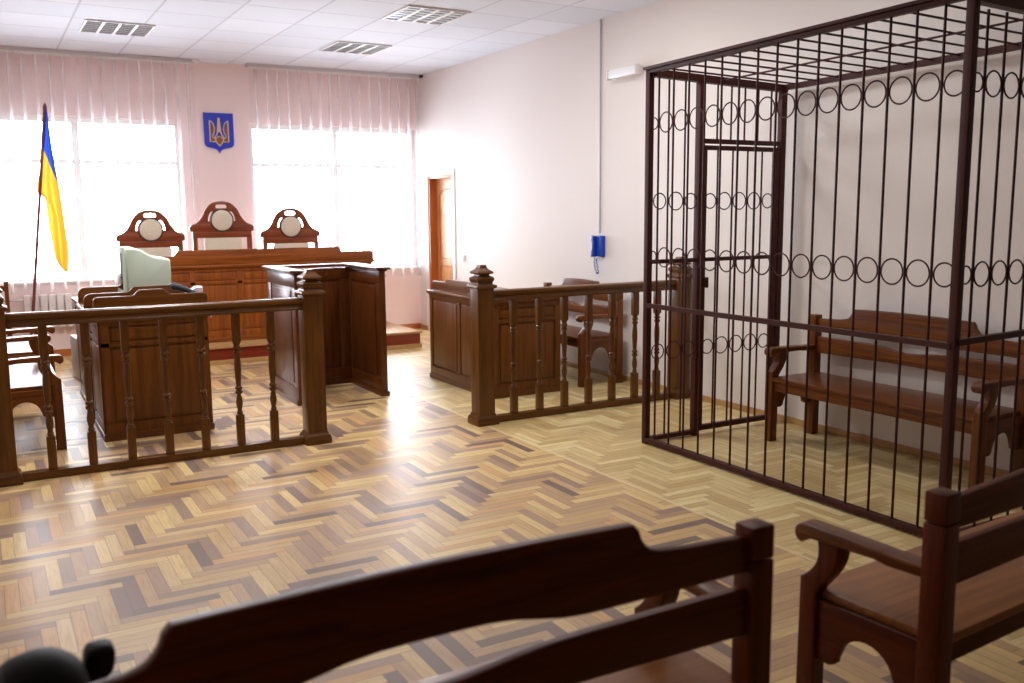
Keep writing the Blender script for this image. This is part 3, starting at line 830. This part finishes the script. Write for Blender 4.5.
# cloth: left and right outlines run down from the pole tip; boundary of the two colours follows a slanting line
def flag_cloth():
    bm = bm_new()
    left = smooth_poly([(.318, 2.54), (.27, 2.17), (.192, 1.80), (.205, 1.745), (.25, 1.735), (.262, 1.60), (.272, 1.40), (.288, 1.24), (.302, 1.12), (.34, 1.04), (.372, .99)], 8)
    right = smooth_poly([(.328, 2.55), (.348, 2.16), (.378, 1.84), (.396, 1.60), (.409, 1.40), (.42, 1.26), (.425, 1.16), (.422, 1.09), (.415, 1.05), (.408, 1.02), (.40, .985)], 8)
    n = min(len(left), len(right)); M = 14
    rows = []
    for k in range(n):
        row = []
        for q in range(M + 1):
            u = q / M
            x = left[k][0] + (right[k][0] - left[k][0]) * u; z = left[k][1] + (right[k][1] - left[k][1]) * u
            wdt = right[k][0] - left[k][0]
            y = -.035 + .2 * wdt * math.sin(u * 2 * PI * 1.5 + k * .05) + .05 * math.sin(u * PI)
            row.append(bm.verts.new((x, y, z)))
        rows.append(row)
    for a, b in zip(rows, rows[1:]):
        for q in range(M):
            f = bm.faces.new((a[q], a[q + 1], b[q + 1], b[q]))
    # fringe along the hem
    for k in range(len(rows) - 26, len(rows)):
        v = rows[k][0].co
        tube(bm, [v, v + Vector((-.006, 0, -.045))], .004, 4)
    return bm
cl = obj('flag_cloth', flag_cloth(), FLAGM, fl)
sm = cl.modifiers.new('sub', 'SUBSURF'); sm.levels = sm.render_levels = 1

# ------------------------------------------------------------------ emblem on the far wall
em = thing('coat_of_arms', 'blue shield with golden trident on the far wall between the windows', 'emblem', (2.515, YF + .004, 2.49))
s_ = .001
sh = [(-168, 200), (168, 200), (168, -150)] + smooth_poly([(168, -150), (140, -185), (60, -205), (20, -225), (0, -262)], 5)[1:]
sh += [(-a, b) for a, b in sh[3:][::-1][1:]] + [(-168, -150)]
sh = [(a * s_, b * s_) for a, b in sh]
bm = bm_new(); plate(bm, [sh], 'xz', -.014, .024, .005); obj('shield', bm, BLUEE, em)
def ribbon(bm, pts, w, y):
    tube(bm, [(a * s_, y, b * s_) for a, b in pts], w, 6)
bm = bm_new()
for m_ in (-1, 1):
    f = lambda L: [(m_ * a, b) for a, b in L]
    ribbon(bm, f([(-104, 112), (-104, -128), (-38, -128)]), .008, -.03)
    ribbon(bm, f(smooth_poly([(-104, 112), (-70, 84), (-52, 30), (-56, -20), (-76, -62), (-62, -84), (-30, -86)], 4)), .007, -.03)
    ribbon(bm, f(smooth_poly([(-4, 140), (-14, 40), (-22, -30), (-48, -78), (-36, -128), (0, -176)], 4)), .008, -.03)
ribbon(bm, [(0, 146), (0, 40), (0, -20)], .010, -.03)
ribbon(bm, smooth_poly([(-32, -86), (0, -64), (32, -86)], 4), .006, -.03)
obj('trident', bm, GOLD, em)
bm = bm_new()
plate(bm, [[(a * s_, b * s_) for a, b in [(-34, -90), (0, -62), (34, -90), (30, -128), (0, -168), (-30, -128)]]], 'xz', -.027, .006, .001)
for m_ in (-1, 1):
    plate(bm, [[(m_ * a * s_, b * s_) for a, b in ([(-96, 84), (-78, 66), (-64, 20), (-68, -20), (-88, -56), (-96, -56)])]], 'xz', -.027, .006, .001)
    plate(bm, [[(m_ * a * s_, b * s_) for a, b in ([(-96, -78), (-62, -92), (-42, -96), (-42, -120), (-96, -120)])]], 'xz', -.027, .006, .001)
obj('trident_ground', bm, GOLDD, em)

# ------------------------------------------------------------------ wall fittings
ph = thing('wall_telephone', 'blue telephone hanging on the right wall with a looped cord', 'telephone', (XR, 7.09, 1.21))
bm = bm_new(); box(bm, -.045, 0, -.05, .055, -.095, .10, .012); obj('phone_base', bm, BLUEP, ph)
bm = bm_new()
o = [(.01, -.095), (.055, -.10), (.055, -.05), (.04, -.02), (.04, .02), (.055, .05), (.055, .10), (.01, .095)]
plate(bm, [[(a + .02, b) for a, b in o]], 'yz', -.06, .045, .010); obj('handset', bm, BLUEP, ph)
bm = bm_new()
pts = smooth_poly([(-.03, .02), (-.035, -.16), (0, 0)], 2)
loop = [(-.05, .05, -.10), (-.05, .055, -.15), (-.05, .045, -.20), (-.05, .02, -.245), (-.05, 0, -.255), (-.05, -.008, -.235), (-.05, .005, -.19), (-.05, .02, -.14), (-.05, .02, -.10)]
lp = []
for a, b in zip(loop, loop[1:]):
    for q in range(6): lp.append(Vector(a).lerp(Vector(b), q / 6))
lp = [p + Vector((.005 * math.cos(k * 1.6), .005 * math.sin(k * 1.6), 0)) for k, p in enumerate(lp)]
tube(bm, lp, .0045, 6); obj('coiled_cord', bm, BLUEP, ph)
bm = bm_new(); box(bm, XR - .014, XR, 7.118, 7.132, 1.33, ZC - .001, .002)
tag(obj('cable_duct', bm, CABLE), 'thin white cable duct on the wall above the blue telephone', 'cable')
wl = thing('wall_lamp', 'white tubular wall lamp above the blue telephone beside the cage', 'lamp', (XR, 6.69, 2.725))
bm = bm_new(); box(bm, -.05, 0, -.2, .2, -.03, .03, .008); obj('lamp_base', bm, WHITEM, wl)
bm = bm_new(); box(bm, -.10, -.05, -.195, .195, -.04, .04, .018); obj('lamp_diffuser', bm, simple('milky_diffuser', (244, 244, 248), .3), wl)
bm = bm_new(); box(bm, -.105, -.045, -.21, -.193, -.045, .045, .008); box(bm, -.105, -.045, .193, .21, -.045, .045, .008); obj('end_cap', bm, WHITEM, wl)
sw = thing('light_switch', 'small white light switch on the right wall near the door', 'switch', (XR, 9.94, .985))
bm = bm_new(); box(bm, -.012, 0, -.04, .04, -.04, .04, .004); obj('switch_plate', bm, WHITEP, sw)
bm = bm_new(); box(bm, -.02, -.012, -.022, .022, -.026, .026, .003); obj('rocker', bm, WHITEP, sw)

# radiator below the left window
rd = thing('radiator', 'white ribbed radiator under the left window behind the flag pole', 'radiator', (1.0, 11.15, .33))
o = None
bm = bm_new(); box(bm, -.035, .035, -.045, .035, 0, .36, .02)
o = obj('radiator_rib', bm, WHITEM, rd, (-.6, 0, 0))
for k in range(1, 16): copyobj(o, rd, (-.6 + .08 * k, 0, 0))
bm = bm_new(); tube(bm, [(-.88, -.01, .31), (-.6, -.01, .31)], .012, 8); tube(bm, [(-.78, -.01, .31), (-.78, -.05, .31)], .02, 8); obj('radiator_valve', bm, STEEL, rd)
bm = bm_new(); tube(bm, [(-.88, -.01, .31), (-.88, -.01, -.325)], .012, 8); obj('radiator_pipe', bm, WHITEM, rd)

# chair glimpsed at the left edge
sc_ = thing('side_chair', 'dark wooden chair at the far left edge near the window', 'chair', (.02, 10.42, 0), PI)
for s in (-1, 1):
    bm = bm_new(); tube(bm, [(s * .18, 0, 0), (s * .18, 0, .45), (s * .18, .07, .9)], .018, 4, square=True); obj('back_post', bm, BENCH['z'], sc_)
    bm = bm_new(); box(bm, s * .18 - .018, s * .18 + .018, -.4, -.364, 0, .43, .004); obj('leg', bm, BENCH['z'], sc_)
bm = bm_new(); box(bm, -.2, .2, -.41, .02, .43, .46, .01); obj('seat', bm, BENCH['y'], sc_)
for z, yy in ((.80, .055), (.62, .027)):
    bm = bm_new(); box(bm, -.17, .17, yy - .008, yy + .008, z, z + .06, .004); obj('back_slat', bm, BENCH['x'], sc_)

# ------------------------------------------------------------------ things on and by the clerk desks
mo = thing('crt_monitor', 'old cream tube monitor seen from the side on the clerk desk', 'monitor', (1.155, 7.86, .846))
sid = [(-.185, .075), (-.185, .425), (-.17, .44), (-.12, .44), (-.07, .425), (-.02, .39), (.03, .365), (.13, .35), (.145, .335), (.145, .125), (.12, .105), (-.05, .075)]
bm = bm_new(); plate(bm, [sid], 'xz', 0, .36, .02); hs = obj('housing', bm, MONITOR, mo)
bm = bm_new(); box(bm, -.21, -.186, -.19, .19, .065, .445, .01); obj('bezel', bm, MONITOR, mo)
bm = bm_new(); box(bm, -.214, -.209, -.15, .15, .115, .405, .002); obj('screen', bm, simple('dark_glass', (20, 24, 26), .08), mo)
bm = bm_new()
for k in range(7): box(bm, .142, .148, -.12 + .035 * k, -.1 + .035 * k, .15, .30, 0)
obj('vent_slots', bm, DARKP, hs)
bm = bm_new(); lathe(bm, [(.13, 0), (.13, .012), (.06, .025), (.055, .074)], 0, 0, 24); obj('monitor_stand', bm, MONITOR, mo)

tp = thing('desk_telephone', 'pale desk telephone with dark handset on the front clerk desk', 'telephone', (1.295, 7.02, .866), math.radians(-8))
bm = bm_new(); plate(bm, [[(-.10, 0), (.10, 0), (.10, .045), (.06, .07), (-.05, .15), (-.10, .15)]], 'yz', 0, .15, .008)
bmesh.ops.rotate(bm, verts=bm.verts, cent=(0, 0, 0), matrix=Matrix.Rotation(PI / 2, 3, 'Z')); obj('phone_body', bm, PALEP, tp)
bm = bm_new(); tube(bm, [(-.115, -.085, .155), (-.10, -.085, .165), (-.02, -.085, .14), (.07, -.085, .085), (.09, -.085, .065)], [.026, .03, .019, .026, .022], 10); obj('handset', bm, DARKP, tp)
bm = bm_new(); box(bm, -.08, .05, -.10, -.06, .03, .10, .01); obj('cradle', bm, DARKP, tp)

pc = thing('computer_case', 'beige computer tower standing on the floor behind the clerk desks', 'computer', (.80, 9.55, 0), math.radians(4))
bm = bm_new(); box(bm, -.095, .095, -.2, .22, .01, .40, .006); obj('case', bm, GREYP, pc)
bm = bm_new(); box(bm, -.095, .095, -.222, -.2, .005, .40, .008); fb = obj('front_bezel', bm, MONITOR, pc)
bm = bm_new(); box(bm, -.07, .07, -.226, -.221, .30, .345, .002); box(bm, -.07, .07, -.226, -.221, .25, .29, .002); obj('drive_bay', bm, GREYP, fb)
bm = bm_new()
for a in (-.07, .07):
    for b in (-.17, .17): box(bm, a - .015, a + .015, b - .015, b + .015, 0, .012, .002)
obj('foot', bm, DARKP, pc)

# papers on the farther clerk desks
for k, (x, y, r, lab) in enumerate(((.78, 7.72, 8, 'loose white sheets of paper on the middle clerk desk left of the monitor'), (.82, 8.45, -5, 'loose white sheets of paper on the farthest clerk desk'))):
    pp = thing('paper_stack', lab, 'papers', (x, y, .846), math.radians(r), 'papers on the clerk desks')
    bm = bm_new()
    for q in range(3): box(bm, -.105 + q * .006, .105 + q * .006, -.148 + q * .005, .148 + q * .005, .0015 * q, .0015 * q + .0013, 0)
    obj('sheet', bm, PAPER, pp)

# ------------------------------------------------------------------ black bag on the foreground bench
bg = thing('black_bag', 'black leather bag lying on the seat of the foreground bench', 'bag', (.03, 1.68, .437), math.radians(4))
bm = bm_new()
r = bmesh.ops.create_cube(bm, size=1)
bmesh.ops.subdivide_edges(bm, edges=bm.edges[:], cuts=5, use_grid_fill=True)
for v in bm.verts:
    x, y, z = v.co * 2
    q = (abs(x) ** 3 + abs(y) ** 3 + abs(z) ** 3) ** (1 / 3)
    e = Vector((x, y, z)) / max(q, .001)
    top = .5 + .5 * e.z
    v.co = Vector((e.x * .098 * (1 - .12 * top), e.y * .10 * (1 - .25 * top), .192 + e.z * .19 + .006 * math.sin(e.x * 9) * top))
bag = obj('bag_body', bm, BLACKF, bg); mm = bag.modifiers.new('s', 'SUBSURF'); mm.levels = mm.render_levels = 1
bm = bm_new()
pts = smooth_poly([(.05, .25), (.074, .28), (.080, .334), (.096, .348), (.128, .342), (.126, .30), (.108, .28), (.10, .25)], 3)
plate(bm, [[(a, b) for a, b in pts]], 'xz', .05, .05, .012); obj('bag_flap', bm, BLACKF, bg)

# ------------------------------------------------------------------ light
w = bpy.data.worlds.new('overcast_sky'); SC.world = w; w.use_nodes = True
nt = w.node_tree; bgN = nt.nodes['Background']
tc = nt.nodes.new('ShaderNodeTexCoord'); sp = nt.nodes.new('ShaderNodeSeparateXYZ'); nt.links.new(tc.outputs['Generated'], sp.inputs[0])
f = (X(nt, sp.outputs[2]) * 1.2 + .35).mx(0).mn(1)
nt.links.new(mix_rgb(nt, f, (.78, .84, .94, 1), (.92, .96, 1, 1)), bgN.inputs['Color'])
WORLD = 7.2; FILL = 9
bgN.inputs['Strength'].default_value = WORLD
for (x0, x1) in (W1, W2):
    la = bpy.data.lights.new('window_portal', 'AREA'); la.shape = 'RECTANGLE'; la.size = x1 - x0; la.size_y = WZ[1] - WZ[0]
    la.cycles.is_portal = True
    lo = bpy.data.objects.new('window_portal', la); C.objects.link(lo)
    lo.location = ((x0 + x1) / 2, YF + WT + .02, (WZ[0] + WZ[1]) / 2); lo.rotation_euler = (-PI / 2, 0, 0)

# fill lamps added at the ceiling to brighten the room, mostly above the frame
for y, e, zz in ((5.87, FILL, .012), (4.03, FILL * .5, .012), (7.68, FILL * 2.6, .0046)):
    for x in (1.26, 3.55):
        if y > 7 and x > 3: e = .25         # in the visible fixture; kept faint so its louvres still show
        la = bpy.data.lights.new('ceiling_lamp', 'AREA'); la.shape = 'SQUARE'; la.size = .54; la.energy = e; la.color = (.98, .99, 1)
        lo = bpy.data.objects.new('ceiling_lamp', la); C.objects.link(lo); lo.location = (x, y, ZC - zz)

# ------------------------------------------------------------------ camera
f_px, yaw, pitch, roll, hcam = 925.8, .51941449, .14095299, -.00824369, 1.55
cy, sy, cp, sp_ = math.cos(yaw), math.sin(yaw), math.cos(pitch), math.sin(pitch)
F = Vector((sy * cp, cy * cp, -sp_)); R = Vector((cy, -sy, 0)); U = R.cross(F)
R2 = R * math.cos(roll) + U * math.sin(roll); U2 = -R * math.sin(roll) + U * math.cos(roll)
cam = bpy.data.cameras.new('camera'); co = bpy.data.objects.new('camera', cam); C.objects.link(co)
M = Matrix((R2, U2, -F)).transposed().to_4x4(); M.translation = Vector((0, 0, hcam)); co.matrix_world = M
cam.sensor_width = 36; cam.lens = f_px / 1024 * 36; cam.clip_start = .05
cam.dof.use_dof = True; cam.dof.focus_distance = 5.6; cam.dof.aperture_fstop = 2.8
SC.camera = co
SC.view_settings.view_transform = 'Standard'; SC.view_settings.look = 'None'; SC.view_settings.exposure = 1.5
SC.cycles.max_bounces = 14; SC.cycles.diffuse_bounces = 8; SC.cycles.transparent_max_bounces = 12
SC.cycles.sample_clamp_indirect = 6
SC.cycles.use_denoising = True
